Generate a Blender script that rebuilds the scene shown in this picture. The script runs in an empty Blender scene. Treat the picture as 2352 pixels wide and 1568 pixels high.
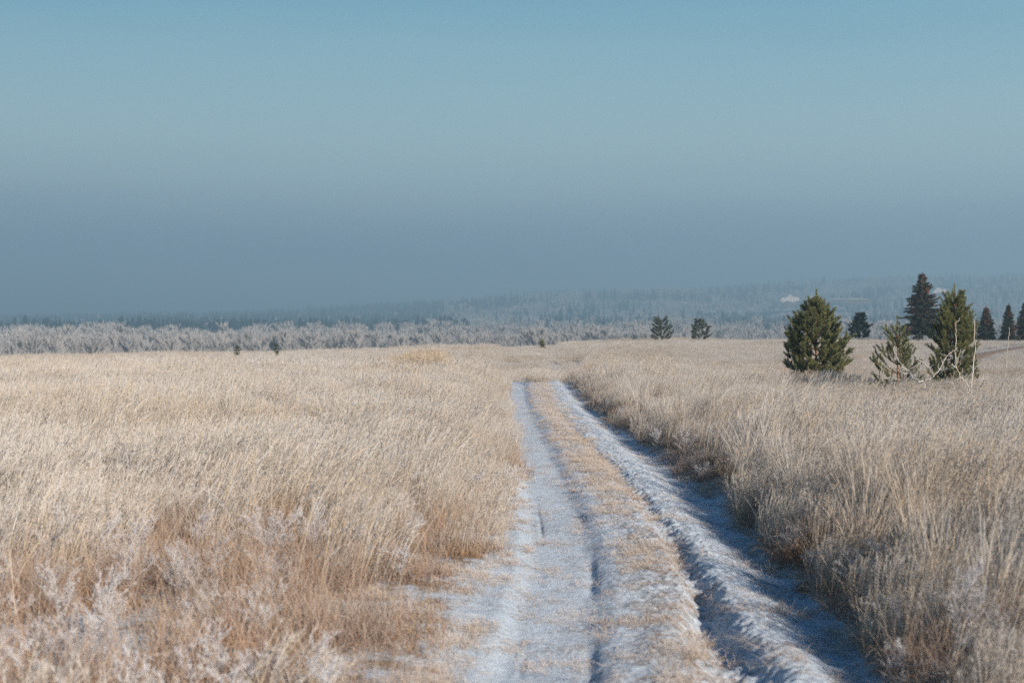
import bpy, math, random
import numpy as np
from mathutils import Vector, Matrix

rng = np.random.default_rng(11)
random.seed(5)
D = bpy.data
scene = bpy.context.scene
C = scene.collection

# ------------------------------------------------------------------ constants of the view (photo measured 2352 px wide)
F, CX, HY, CAMZ = 3267.0, 1176.0, 735.0, 2.0

def sstep(a, b, x):
    t = np.clip((x - a) / (b - a), 0, 1)
    return t * t * (3 - 2 * t)

# ------------------------------------------------------------------ numpy noise
_perm = np.random.default_rng(3).permutation(512).astype(np.int64)
_perm = np.concatenate([_perm, _perm])
_grad = np.random.default_rng(4).normal(size=(512, 2))
_grad /= np.linalg.norm(_grad, axis=1)[:, None]

def perlin(x, y, seed=0):
    x = np.asarray(x, float) + seed * 17.13; y = np.asarray(y, float) + seed * 7.71
    xi = np.floor(x).astype(np.int64); yi = np.floor(y).astype(np.int64)
    xf = x - xi; yf = y - yi
    u = xf * xf * xf * (xf * (xf * 6 - 15) + 10); v = yf * yf * yf * (yf * (yf * 6 - 15) + 10)
    def g(ix, iy, dx, dy):
        h = _perm[(_perm[ix & 511] + iy) & 511]
        gr = _grad[h]
        return gr[..., 0] * dx + gr[..., 1] * dy
    a = g(xi, yi, xf, yf); b = g(xi + 1, yi, xf - 1, yf)
    c = g(xi, yi + 1, xf, yf - 1); d = g(xi + 1, yi + 1, xf - 1, yf - 1)
    return 1.5 * (a + u * (b - a) + v * ((c + u * (d - c)) - (a + u * (b - a))))

def fbm(x, y, oct=4, seed=0, gain=.5):
    s = 0; a = 1.0; f = 1.0
    for i in range(oct):
        s = s + a * perlin(x * f, y * f, seed + i * 3); a *= gain; f *= 2.03
    return s

# ------------------------------------------------------------------ layout of the track
def ctr(Y):      # centre line of the track
    return np.interp(Y, [0, 7.84, 12.7, 17.9, 24.6, 33.5, 45, 60], [.50, .93, 1.19, 1.17, 1.03, .88, .86, 1.2])
def edgeR(Y):    # foot of the grass on the right
    e = np.interp(Y, [0, 7.9, 10.1, 11.4, 12.7, 15.4, 17, 20.1, 26.1, 35.3, 48.4, 60],
                     [1.9, 2.10, 2.25, 2.28, 2.25, 2.37, 2.42, 2.40, 2.03, 1.88, 1.95, 2.3])
    return e + .09 * perlin(Y * .9, 3.3) + .05 * perlin(Y * 2.7, 8.3)
def edgeL(Y):
    e = np.interp(Y, [0, 8, 9.8, 11.6, 14.7, 17.9, 24.6, 33.5, 48.4, 60], [-.5, -.20, -.14, -.06, .05, .10, .08, -.10, -.22, 0])
    return e + .08 * perlin(Y * .8, 13.3) + .05 * perlin(Y * 2.3, 18.3)

def far_track_d(X, Y):   # distance to the second, far track on the right
    pts = [(17, 56), (20.5, 64), (24.5, 73), (32, 88), (42, 100), (60, 106), (90, 108)]
    d = np.full(np.shape(X), 1e9)
    for (x0, y0), (x1, y1) in zip(pts[:-1], pts[1:]):
        dx, dy = x1 - x0, y1 - y0
        t = np.clip(((X - x0) * dx + (Y - y0) * dy) / (dx * dx + dy * dy), 0, 1)
        d = np.minimum(d, np.hypot(X - x0 - t * dx, Y - y0 - t * dy))
    return d

def ridge_px(u):   # wanted height of the skyline (photo row) against photo column
    px = CX + F * u
    return np.interp(px, [-3000, 0, 500, 900, 1176, 1500, 1800, 2100, 2352, 4000], [722, 718, 712, 694, 672, 660, 646, 634, 626, 600])

def macro(X, Y):
    X = np.asarray(X, float); Y = np.asarray(Y, float)
    Ys = np.maximum(Y, 5.0)
    u = X / Ys
    edge = np.interp(u * 100, [-60, -36, -17, 0, 12, 25, 37, 60], [-1.2, -1.02, -.70, -.10, .36, .42, .36, .3])
    z = edge * sstep(35, 98, Y)
    z = z - .38 * np.exp(-((Y - 63) / 8.0) ** 2) * sstep(16, 6, np.abs(X))
    Ye = 104 + 5 * perlin(X * .03, 1.7)
    z = z - 12.5 * (1 - np.exp(-np.maximum(Y - Ye, 0) / 85.0))
    z = z + 2.0 * sstep(500, 900, Y)
    zr = 2 + (HY - ridge_px(u)) * 2600 / F - 15
    t = sstep(950, 2600, Y)
    z = z + (zr + 10.5) * t
    z = z + 5.0 * fbm(X / 240, Y / 240, 3, 9) * sstep(700, 1500, Y)
    z = z - sstep(2700, 4500, Y) * np.maximum(zr, 0) * .8
    return z

def micro(X, Y):
    n = .035 * fbm(X * .45, Y * .45, 3, 1)
    return n * sstep(600, 60, Y)

def track_h(X, Y):
    """cross-section of the twin-rut track, relative height"""
    s = X - ctr(Y)
    near = sstep(14.5, 9.5, Y)
    wob = .05 * perlin(Y * .55, 5.5)
    h = 0
    # left rut: broad, flat-bottomed
    h = h - .060 * sstep(-1.16, -.95, s + wob) * sstep(-.30, -.56, s + .5 * wob)
    # tyre marks in the left rut
    for c0, w, dpt in ((-.90, .020, .024), (-.49, .045, .024)):
        h = h - dpt * np.exp(-((s + wob * .35 - c0) / w) ** 2) * sstep(-.35, .35, perlin(Y * .45, c0 * 9 + 3)) * sstep(20, 11, Y)
    # grassy middle
    h = h + .020 * np.exp(-((s - .0) / .33) ** 2)
    # eroded gully, only near
    gw = .10 + .11 * sstep(11, 8, Y) + .02 * perlin(Y * 1.1, 2.2)
    gc = .36 + .05 * perlin(Y * .6, 9.2) - .015 * (Y - 8)
    h = h - (.12 * near * (1 + .35 * perlin(Y * 1.9, 4.4)) + .05 * sstep(40, 16, Y)) * np.exp(-np.abs((s - gc) / gw) ** 2.6)
    # ridge
    h = h + .05 * near * np.exp(-((s - .80) / .17) ** 2)
    # right rut
    h = h - .12 * sstep(.50, .95, s) * sstep(1.62, 1.20, s)
    # bank
    R = edgeR(Y)
    h = h + .13 * sstep(-.12, .30, X - R)
    L = edgeL(Y)
    h = h + .05 * sstep(.05, -.45, X - L)
    return h * sstep(62, 46, Y)

def height(X, Y):
    return macro(X, Y) + micro(X, Y) + track_h(X, Y)

def at(px, Y, py=None):
    """world point for a photo column at distance Y (py gives the height, else the ground)"""
    X = (px - CX) / F * Y
    z = float(height(X, Y)) if py is None else CAMZ - (py - HY) / F * Y
    return X, Y, z

# ------------------------------------------------------------------ mesh helpers
def new_mesh(name, V, Fc, attr=None, smooth=False):
    """V (n,3); Fc (m,k) array of faces or list of such arrays"""
    if not isinstance(Fc, (list, tuple)): Fc = [Fc]
    Fc = [np.asarray(f) for f in Fc if len(f)]
    me = D.meshes.new(name)
    V = np.asarray(V, np.float32)
    me.vertices.add(len(V)); me.vertices.foreach_set('co', V.ravel())
    loops = np.concatenate([f.ravel() for f in Fc]).astype(np.int32)
    sizes = np.concatenate([np.full(len(f), f.shape[1]) for f in Fc])
    starts = np.concatenate([[0], np.cumsum(sizes)[:-1]]).astype(np.int32)
    me.loops.add(len(loops)); me.loops.foreach_set('vertex_index', loops)
    me.polygons.add(len(sizes)); me.polygons.foreach_set('loop_start', starts)
    me.polygons.foreach_set('loop_total', sizes.astype(np.int32))
    me.polygons.foreach_set('use_smooth', np.full(len(sizes), smooth))
    if attr is not None:
        a = me.attributes.new('gd', 'FLOAT_VECTOR', 'POINT')
        a.data.foreach_set('vector', np.asarray(attr, np.float32).ravel())
    me.update(calc_edges=True)
    return me

class MB:
    def __init__(s): s.V = []; s.F = {3: [], 4: []}; s.A = []; s.n = 0
    def add(s, V, Fc, A=None):
        V = np.asarray(V, float).reshape(-1, 3); Fc = np.asarray(Fc)
        if A is None: A = np.zeros_like(V)
        s.V.append(V); s.F[Fc.shape[1]].append(Fc + s.n); s.A.append(np.asarray(A, float).reshape(-1, 3)); s.n += len(V)
    def mesh(s, name, smooth=False):
        return new_mesh(name, np.concatenate(s.V), [np.concatenate(f) for f in s.F.values() if f], np.concatenate(s.A), smooth)

def tube(mb, P, R, sides=6, a=(0, 0, 0)):
    """tapered tube through points P with radii R"""
    P = np.asarray(P, float); R = np.asarray(R, float); K = len(P)
    T = np.gradient(P, axis=0); T /= np.linalg.norm(T, axis=1)[:, None] + 1e-9
    ref = np.array([0, 0, 1.0]) if abs(T[0, 2]) < .8 else np.array([1.0, 0, 0])
    U = np.cross(T, ref); U /= np.linalg.norm(U, axis=1)[:, None] + 1e-9
    W = np.cross(T, U)
    an = np.arange(sides) * 2 * np.pi / sides
    V = P[:, None] + R[:, None, None] * (U[:, None] * np.cos(an)[None, :, None] + W[:, None] * np.sin(an)[None, :, None])
    f = []
    for k in range(K - 1):
        for j in range(sides):
            j2 = (j + 1) % sides
            f.append((k * sides + j, k * sides + j2, (k + 1) * sides + j2, (k + 1) * sides + j))
    A = np.zeros((K, sides, 3)); A[..., 0] = np.linspace(0, 1, K)[:, None]; A[..., 1] = a[1]; A[..., 2] = a[2]
    mb.add(V.reshape(-1, 3), np.array(f), A)

def ribbons(mb, root, az, lean, curl, H, W, K=5, rnd=None, kind=0., face=None, tip=.15, t0=0.):
    """N grass blades: root (N,3), az = direction of lean, lean/curl in radians, H length, W width"""
    N = len(root)
    az = np.broadcast_to(az, N); lean = np.broadcast_to(lean, N); curl = np.broadcast_to(curl, N)
    H = np.broadcast_to(H, N).astype(float); W = np.broadcast_to(W, N).astype(float)
    rnd = rng.random(N) if rnd is None else rnd
    face = rng.random(N) * 2 * np.pi if face is None else face
    t = np.linspace(0, 1, K + 1)
    P = np.zeros((N, K + 1, 3)); P[:, 0] = root
    for k in range(K):
        th = lean + curl * ((k + .5) / K) ** 1.6
        seg = (H / K)
        P[:, k + 1, 0] = P[:, k, 0] + seg * np.sin(th) * np.cos(az)
        P[:, k + 1, 1] = P[:, k, 1] + seg * np.sin(th) * np.sin(az)
        P[:, k + 1, 2] = P[:, k, 2] + seg * np.cos(th)
    side = np.stack([np.cos(face), np.sin(face), np.zeros(N)], 1)
    w = W[:, None] * (1 - (1 - tip) * t[None] ** 2) * .5
    V = np.stack([P - side[:, None] * w[..., None], P + side[:, None] * w[..., None]], 2)
    idx = np.arange(N * (K + 1) * 2).reshape(N, K + 1, 2)
    f = np.stack([idx[:, :-1, 0], idx[:, :-1, 1], idx[:, 1:, 1], idx[:, 1:, 0]], -1).reshape(-1, 4)
    A = np.zeros((N, K + 1, 2, 3)); A[..., 0] = (t0 + (1 - t0) * t)[None, :, None]; A[..., 1] = rnd[:, None, None]; A[..., 2] = kind
    mb.add(V.reshape(-1, 3), f, A.reshape(-1, 3))
    return P

def spikes(mb, base, dirs, L, W, rnd, kind=0., t0=0., t1=1.):
    """N thin triangles from base along dirs (not unit)"""
    N = len(base)
    q = rng.normal(size=(N, 3)); side = np.cross(dirs, q); side /= np.linalg.norm(side, axis=1)[:, None] + 1e-9
    L = np.broadcast_to(L, N); W = np.broadcast_to(W, N)
    d = dirs / (np.linalg.norm(dirs, axis=1)[:, None] + 1e-9)
    V = np.stack([base - side * W[:, None] * .5, base + side * W[:, None] * .5, base + d * L[:, None]], 1)
    f = np.arange(N * 3).reshape(N, 3)
    A = np.zeros((N, 3, 3)); A[:, :2, 0] = t0; A[:, 2, 0] = t1; A[..., 1] = np.broadcast_to(rnd, N)[:, None]; A[..., 2] = kind
    mb.add(V.reshape(-1, 3), f, A.reshape(-1, 3))

# ------------------------------------------------------------------ materials
class NT:
    def __init__(s, tree): s.t = tree; tree.nodes.clear()
    def n(s, kind, ins=None, **kw):
        nd = s.t.nodes.new(kind)
        for k, v in kw.items(): setattr(nd, k, v)
        for k, v in (ins or {}).items():
            sock = nd.inputs[k]
            if isinstance(v, bpy.types.NodeSocket): s.t.links.new(v, sock)
            else: sock.default_value = v
        return nd
    def mix(s, f, a, b, mode='MIX'):
        nd = s.t.nodes.new('ShaderNodeMix'); nd.data_type = 'RGBA'; nd.blend_type = mode
        for k, v in ((0, f), (6, a), (7, b)):
            if isinstance(v, bpy.types.NodeSocket): s.t.links.new(v, nd.inputs[k])
            else: nd.inputs[k].default_value = v if k == 0 else (*v, 1)
        return nd.outputs[2]
    def math(s, op, a, b=0., c=0., clamp=False):
        nd = s.t.nodes.new('ShaderNodeMath'); nd.operation = op; nd.use_clamp = clamp
        for k, v in enumerate((a, b, c)):
            if isinstance(v, bpy.types.NodeSocket): s.t.links.new(v, nd.inputs[k])
            else: nd.inputs[k].default_value = v
        return nd.outputs[0]
    def rng(s, v, a, b, c=0., d=1.):
        nd = s.n('ShaderNodeMapRange', {0: v, 1: a, 2: b, 3: c, 4: d}); nd.interpolation_type = 'SMOOTHSTEP'
        return nd.outputs[0]
    def noise(s, vec, scale, detail=3., rough=.55):
        ins = {'Scale': scale, 'Detail': detail, 'Roughness': rough}
        if vec is not None: ins['Vector'] = vec
        return s.n('ShaderNodeTexNoise', ins).outputs['Fac']

def mat(name):
    m = D.materials.new(name); m.use_nodes = True
    return m, NT(m.node_tree)

def finish(t, shader, disp=None):
    o = t.n('ShaderNodeOutputMaterial', {'Surface': shader})

def leaf_shader(t, col, trans=.25):
    d = t.n('ShaderNodeBsdfDiffuse', {'Color': col, 'Roughness': .8})
    tr = t.n('ShaderNodeBsdfTranslucent', {'Color': col})
    return t.n('ShaderNodeMixShader', {0: trans, 1: d.outputs[0], 2: tr.outputs[0]}).outputs[0]

def grass_mat(name, tan, gold, brown, frost, frost_amt=.6, base_h=.35, trans=.17):
    m, t = mat(name)
    at_ = t.n('ShaderNodeAttribute', attribute_name='gd')
    sp = t.n('ShaderNodeSeparateXYZ', {0: at_.outputs['Vector']})
    h, r = sp.outputs[0], sp.outputs[1]
    geo = t.n('ShaderNodeNewGeometry')
    oi = t.n('ShaderNodeObjectInfo')
    big = t.noise(geo.outputs['Position'], .22, 3.)
    med = t.noise(geo.outputs['Position'], 1.3, 3.)
    r2 = t.math('FRACT', t.math('MULTIPLY', r, 7.31))
    c = t.mix(t.rng(t.math('ADD', t.math('MULTIPLY', r, .6), t.math('MULTIPLY', oi.outputs['Random'], .4)), .35, .75), tan, gold)
    c = t.mix(t.rng(t.math('FRACT', t.math('MULTIPLY', r, 23.7)), .72, .80, 0., .75), c, brown)
    # brown litter leaves low in the sward, in patches
    bf = t.math('MULTIPLY', t.rng(h, base_h * 1.7, base_h * .25), t.rng(t.math('ADD', med, t.math('MULTIPLY', r2, .35)), .50, .78, .35, 1.))
    c = t.mix(bf, c, brown)
    mp = t.n('ShaderNodeMapping', {'Vector': geo.outputs['Position'], 'Scale': (.05, .13, .1)})
    zone = t.rng(t.noise(mp.outputs[0], 1., 3., .6), .50, .68)
    c = t.mix(t.math('MULTIPLY', zone, .28), c, tuple(.6 * a + .4 * b for a, b in zip(brown, gold)))
    # hoar frost: thickest on the upper parts
    ff = t.math('MULTIPLY', t.rng(h, .02, .75, .25, 1.), t.rng(t.math('ADD', big, t.math('MULTIPLY', r2, .5)), .45, .95, .45, 1.))
    ff = t.math('MULTIPLY', t.math('MULTIPLY', ff, t.math('SUBTRACT', 1., t.math('MULTIPLY', zone, .35))), frost_amt * 1.25, clamp=True)
    c = t.mix(ff, c, frost)
    finish(t, leaf_shader(t, c, trans))
    return m

M = {}
M['tall'] = grass_mat('frosted_straw', (.48, .38, .265), (.66, .46, .22), (.18, .095, .045), (.71, .68, .655), .69, .24)
M['dry'] = grass_mat('dry_leaf', (.50, .34, .16), (.56, .25, .05), (.20, .07, .015), (.68, .66, .65), .44, .75)
M['turf'] = grass_mat('short_turf', (.58, .46, .33), (.58, .38, .18), (.28, .14, .07), (.76, .73, .71), .62, .4)
M['weed'] = grass_mat('frosted_weed', (.42, .34, .27), (.48, .32, .20), (.18, .10, .06), (.74, .73, .75), .9, .2)

def needle_mat(name, dark, lit, frost, fa, brown=(.16, .075, .03), brown_amt=0.):
    m, t = mat(name)
    sp = t.n('ShaderNodeSeparateXYZ', {0: t.n('ShaderNodeAttribute', attribute_name='gd').outputs['Vector']})
    h, r = sp.outputs[0], sp.outputs[1]
    geo = t.n('ShaderNodeNewGeometry')
    nz = t.noise(geo.outputs['Position'], 2.2, 2.)
    c = t.mix(t.math('ADD', t.math('MULTIPLY', r, .55), t.math('MULTIPLY', nz, .5), clamp=True), dark, lit)
    if brown_amt:
        c = t.mix(t.math('MULTIPLY', t.rng(t.noise(geo.outputs['Position'], 1.1, 2.), .48, .62), brown_amt), c, brown)
    c = t.mix(t.math('MULTIPLY', t.rng(h, .35, 1.), fa), c, frost)
    finish(t, leaf_shader(t, c, .15))
    return m
M['pine'] = needle_mat('pine_needles', (.045, .066, .026), (.31, .29, .095), (.58, .58, .42), .34)
M['darkpine'] = needle_mat('dark_pine_needles', (.020, .040, .032), (.045, .065, .040), (.25, .30, .30), .12)
M['greypine'] = needle_mat('frosted_pine_needles', (.045, .060, .035), (.10, .11, .055), (.50, .52, .50), .40)
M['spruce'] = needle_mat('spruce_needles', (.026, .045, .034), (.085, .085, .045), (.40, .38, .34), .22, (.30, .10, .045), .45)
M['farcon'] = needle_mat('far_conifer_needles', (.012, .030, .028), (.035, .055, .045), (.35, .38, .40), .18)

def simple(name, c1, c2, scale=8., rough=.85, amt=1.):
    m, t = mat(name)
    geo = t.n('ShaderNodeNewGeometry')
    nz = t.rng(t.noise(geo.outputs['Position'], scale, 4.), .35, .65)
    b = t.n('ShaderNodeBsdfPrincipled', {'Base Color': t.mix(nz, c1, c2), 'Roughness': rough})
    finish(t, b.outputs[0]); return m
M['bark'] = simple('pine_bark', (.10, .055, .03), (.24, .13, .07), 14)
M['cone'] = simple('cone_scales', (.20, .065, .025), (.38, .14, .06), 20)
M['hoar'] = simple('hoar_frosted_bark', (.60, .585, .56), (.40, .35, .29), 9)
M['hoarwarm'] = simple('frosted_stem', (.68, .62, .54), (.52, .42, .31), 9)

def fr_tree_mat():
    m, t = mat('hoar_frosted_twigs')
    sp = t.n('ShaderNodeSeparateXYZ', {0: t.n('ShaderNodeAttribute', attribute_name='gd').outputs['Vector']})
    oi = t.n('ShaderNodeObjectInfo')
    c = t.mix(t.rng(sp.outputs[0], .0, .65), (.22, .20, .19), (.60, .56, .53))
    c = t.mix(t.math('MULTIPLY', sp.outputs[1], .35), c, (.42, .38, .36))
    c = t.mix(t.rng(oi.outputs['Random'], .3, 1., 0., .45), c, (.34, .31, .30))
    finish(t, leaf_shader(t, c, .2)); return m
M['frtree'] = fr_tree_mat()

def ground_mat():
    m, t = mat('frosted_field_soil')
    geo = t.n('ShaderNodeNewGeometry'); P = geo.outputs['Position']
    sp = t.n('ShaderNodeSeparateXYZ', {0: P})
    n1 = t.noise(P, 3.2, 6., .65); n2 = t.noise(P, 24., 5., .7); n3 = t.noise(P, .4, 3.)
    c = t.mix(t.rng(n2, .35, .65), (.10, .055, .030), (.26, .17, .10))
    c = t.mix(t.rng(t.math('ADD', n1, t.math('MULTIPLY', n2, .5)), .62, .86), c, (.50, .58, .65))
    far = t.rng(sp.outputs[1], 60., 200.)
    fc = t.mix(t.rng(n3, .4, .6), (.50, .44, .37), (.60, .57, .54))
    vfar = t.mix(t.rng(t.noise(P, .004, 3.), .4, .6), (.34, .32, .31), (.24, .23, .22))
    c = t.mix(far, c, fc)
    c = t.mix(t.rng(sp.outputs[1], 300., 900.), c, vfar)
    bump = t.n('ShaderNodeBump', {'Height': t.math('ADD', n2, t.math('MULTIPLY', n1, 2.)), 'Strength': .7, 'Distance': .03})
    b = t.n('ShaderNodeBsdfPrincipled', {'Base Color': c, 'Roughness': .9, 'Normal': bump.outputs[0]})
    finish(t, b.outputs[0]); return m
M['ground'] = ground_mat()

def track_mat(far=False):
    m, t = mat('frosted_track')
    P = t.n('ShaderNodeNewGeometry').outputs['Position']
    n1 = t.noise(P, 2.6, 5., .6); n2 = t.noise(P, 30., 6., .75); n3 = t.noise(P, 110., 3., .7)
    st = t.n('ShaderNodeMapping', {'Vector': P, 'Scale': (9., 19., 10.), 'Rotation': (0, 0, .22)})
    n4 = t.noise(st.outputs[0], 1.6, 4., .65)
    soil = t.mix(t.rng(n2, .3, .7), (.16, .095, .055), (.36, .24, .14))
    frost = t.mix(t.rng(n3, .35, .65), (.45, .525, .60), (.67, .735, .80))
    sp = t.n('ShaderNodeSeparateXYZ', {0: t.n('ShaderNodeAttribute', attribute_name='gd').outputs['Vector']})
    worn = sp.outputs[0]     # how thin the frost lies (middle strip, gully flanks)
    k = t.math('ADD', t.math('ADD', t.math('MULTIPLY', n1, .35), t.math('MULTIPLY', n2, .45)), t.math('MULTIPLY', n4, .55))
    k = t.math('SUBTRACT', k, t.math('MULTIPLY', worn, .30))
    f = t.rng(k, .47, .70)
    c = t.mix(f, soil, frost)
    c = t.mix(t.rng(n4, .52, .70, 0., .50), c, (.42, .31, .21))
    bump = t.n('ShaderNodeBump', {'Height': t.math('ADD', t.math('ADD', n2, t.math('MULTIPLY', n3, .45)), t.math('MULTIPLY', n4, .7)), 'Strength': .85, 'Distance': .022})
    b = t.n('ShaderNodeBsdfPrincipled', {'Base Color': c, 'Roughness': t.rng(n3, .4, .7, .75, .38), 'Normal': bump.outputs[0]})
    finish(t, b.outputs[0]); return m
M['track'] = track_mat()

# ------------------------------------------------------------------ object helpers
def link(name, me, m=None, parent=None, loc=None):
    o = D.objects.new(name, me); C.objects.link(o)
    if m is not None and not me.materials: me.materials.append(m)
    if parent is not None: o.parent = parent
    if loc is not None: o.location = loc
    return o
def thing(name, label, cat, loc=(0, 0, 0), group=None):
    o = D.objects.new(name, None); C.objects.link(o); o.location = loc
    o.empty_display_size = .2
    o['label'] = label; o['category'] = cat
    if group: o['group'] = group
    return o
def struct(o, label, cat):
    o['kind'] = 'structure'; o['label'] = label; o['category'] = cat
def stuff(o, label, cat):
    o['kind'] = 'stuff'; o['label'] = label; o['category'] = cat

# ------------------------------------------------------------------ ground sheet
def grid_mesh(name, xs, ys, zf, attr=None, smooth=True):
    X, Y = np.meshgrid(xs, ys)
    V = np.stack([X, Y, zf(X, Y)], -1).reshape(-1, 3)
    nx, ny = len(xs), len(ys)
    i = np.arange(nx * ny).reshape(ny, nx)
    f = np.stack([i[:-1, :-1], i[:-1, 1:], i[1:, 1:], i[1:, :-1]], -1).reshape(-1, 4)
    return new_mesh(name, V, f, None if attr is None else attr(X, Y).reshape(-1, 3), smooth)

def inc(a, b, d0, g):
    out = [a]
    while out[-1] < b: out.append(out[-1] + max(d0, abs(out[-1]) * g))
    return np.array(out)
xp = inc(4., 5200., .25, .035)
xs = np.concatenate([-inc(2., 5200., .25, .035)[::-1], np.arange(-1.8, 3.95, .12), xp])
ys = np.concatenate([np.arange(-60, 2, 6.), np.arange(2.5, 30, .15), inc(30., 1600., .3, .009), np.arange(1615, 1900, 7.), inc(1905., 7000., 10, .012)])
def ground_z(X, Y):
    z = height(X, Y)
    sunk = sstep(0, .5, X - (edgeL(Y) - 1.5)) * sstep(0, .5, (edgeR(Y) + .75) - X) * sstep(58, 54, Y)
    return z - .16 * sunk
g = link('ground', grid_mesh('ground', xs, ys, ground_z), M['ground'])
struct(g, 'frosty open field sloping off into the wooded valley', 'ground')

# ------------------------------------------------------------------ the dirt track, a finely modelled strip
def track_mesh():
    ys = [5.5]
    while ys[-1] < 57: ys.append(ys[-1] + max(.014, ys[-1] * .0019))
    ys = np.array(ys)
    v = np.linspace(0, 1, 360)
    Y, Vv = np.meshgrid(ys, v, indexing='ij')
    L = edgeL(Y) - 1.65; R = edgeR(Y) + .85
    X = L + (R - L) * Vv
    Z = height(X, Y)
    s = X - ctr(Y)
    # clods, crusts and drag marks
    inner = sstep(0, .25, X - L) * sstep(0, .25, R - X)
    rough = .35 + 1.1 * np.exp(-((s - .42) / .3) ** 2) + .8 * np.exp(-((s - .02) / .34) ** 2)
    d = .012 * fbm(X * 6, Y * 6, 4, 21, .6) * rough + .007 * fbm(X * 24, Y * 24, 2, 31, .6) * rough
    d = d + .012 * np.abs(fbm(X * 3.2 + Y * .6, Y * 8.5, 3, 41)) * sstep(.4, .7, s)   # transverse combing in the right rut
    near = sstep(16, 10, Y)
    d = d + near * .022 * fbm(X * 6, Y * 5, 4, 51, .6) * np.exp(-((s - .42) / .22) ** 2)
    Z = Z + d * inner + .010 - .05 * (1 - inner)
    n0, n1 = Y.shape
    i = np.arange(n0 * n1).reshape(n0, n1)
    f = np.stack([i[:-1, :-1], i[:-1, 1:], i[1:, 1:], i[1:, :-1]], -1).reshape(-1, 4)
    worn = .24 * np.exp(-((s - .0) / .30) ** 2) + .10 * near * np.exp(-((s - .30) / .20) ** 2) + (.42 + .6 * fbm(X * 3, Y * 3, 3, 5)) * sstep(.05, -.5, X - edgeL(Y)) + .9 * sstep(-.1, .25, X - edgeR(Y))
    A = np.zeros((n0, n1, 3)); A[..., 0] = worn
    return new_mesh('dirt_track', np.stack([X, Y, Z], -1).reshape(-1, 3), f[:, ::-1], A.reshape(-1, 3), True)
tr = link('dirt_track', track_mesh(), M['track'])
struct(tr, 'frost covered dirt track with two ruts through the grass', 'dirt track')

# far track on the right
def far_track():
    pts = np.array([(17, 56), (20.5, 64), (24.5, 73), (32, 88), (42, 100), (60, 106), (90, 108)], float)
    t = np.linspace(0, len(pts) - 1, 160)
    x = np.interp(t, range(len(pts)), pts[:, 0]); y = np.interp(t, range(len(pts)), pts[:, 1])
    for _ in range(12):
        x[1:-1] = (x[:-2] + 2 * x[1:-1] + x[2:]) / 4; y[1:-1] = (y[:-2] + 2 * y[1:-1] + y[2:]) / 4
    tx, ty = np.gradient(x), np.gradient(y); l = np.hypot(tx, ty); nx, ny = ty / l, -tx / l
    w = np.linspace(-1.25, 1.25, 25)
    X = x[:, None] + nx[:, None] * w; Y = y[:, None] + ny[:, None] * w
    Z = height(X, Y) + .07 - .05 * np.exp(-((np.abs(w) - .7) / .3) ** 2)[None] - .1 * (np.abs(w) > 1.17)[None] + .02 * fbm(X * 2, Y * 2, 3, 61)
    i = np.arange(X.size).reshape(X.shape)
    f = np.stack([i[:-1, :-1], i[:-1, 1:], i[1:, 1:], i[1:, :-1]], -1).reshape(-1, 4)
    A = np.zeros((*X.shape, 3)); A[..., 0] = (.42 + .6 * np.exp(-(w / .35) ** 2))[None]
    return new_mesh('far_track', np.stack([X, Y, Z], -1).reshape(-1, 3), f, A.reshape(-1, 3), True)
ft = link('far_track', far_track(), M['track'])
struct(ft, 'pale frosty track curving behind the pines at the right edge', 'dirt track')

# ------------------------------------------------------------------ scattering (stuff only): one object, geometry nodes
def tilt_euler(rz, ax, ay):
    """euler XYZ of (world tilt) * Rz; ax, ay = small tilts toward +x and +y"""
    th = np.hypot(ax, ay); k = np.where(th > 1e-6, th, 1.)
    kx, ky = -ay / k, ax / k
    c, s = np.cos(th), np.sin(th)
    # Rodrigues for axis (kx, ky, 0)
    m00 = c + kx * kx * (1 - c); m01 = kx * ky * (1 - c); m02 = ky * s
    m10 = kx * ky * (1 - c); m11 = c + ky * ky * (1 - c); m12 = -kx * s
    m20 = -ky * s; m21 = kx * s; m22 = c
    cz, sz = np.cos(rz), np.sin(rz)
    r00 = m00 * cz + m01 * sz; r10 = m10 * cz + m11 * sz; r20 = m20 * cz + m21 * sz
    r21 = -m20 * sz + m21 * cz; r22 = m22
    return np.stack([np.arctan2(r21, r22), np.arcsin(np.clip(-r20, -1, 1)), np.arctan2(r10, r00)], -1)

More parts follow.
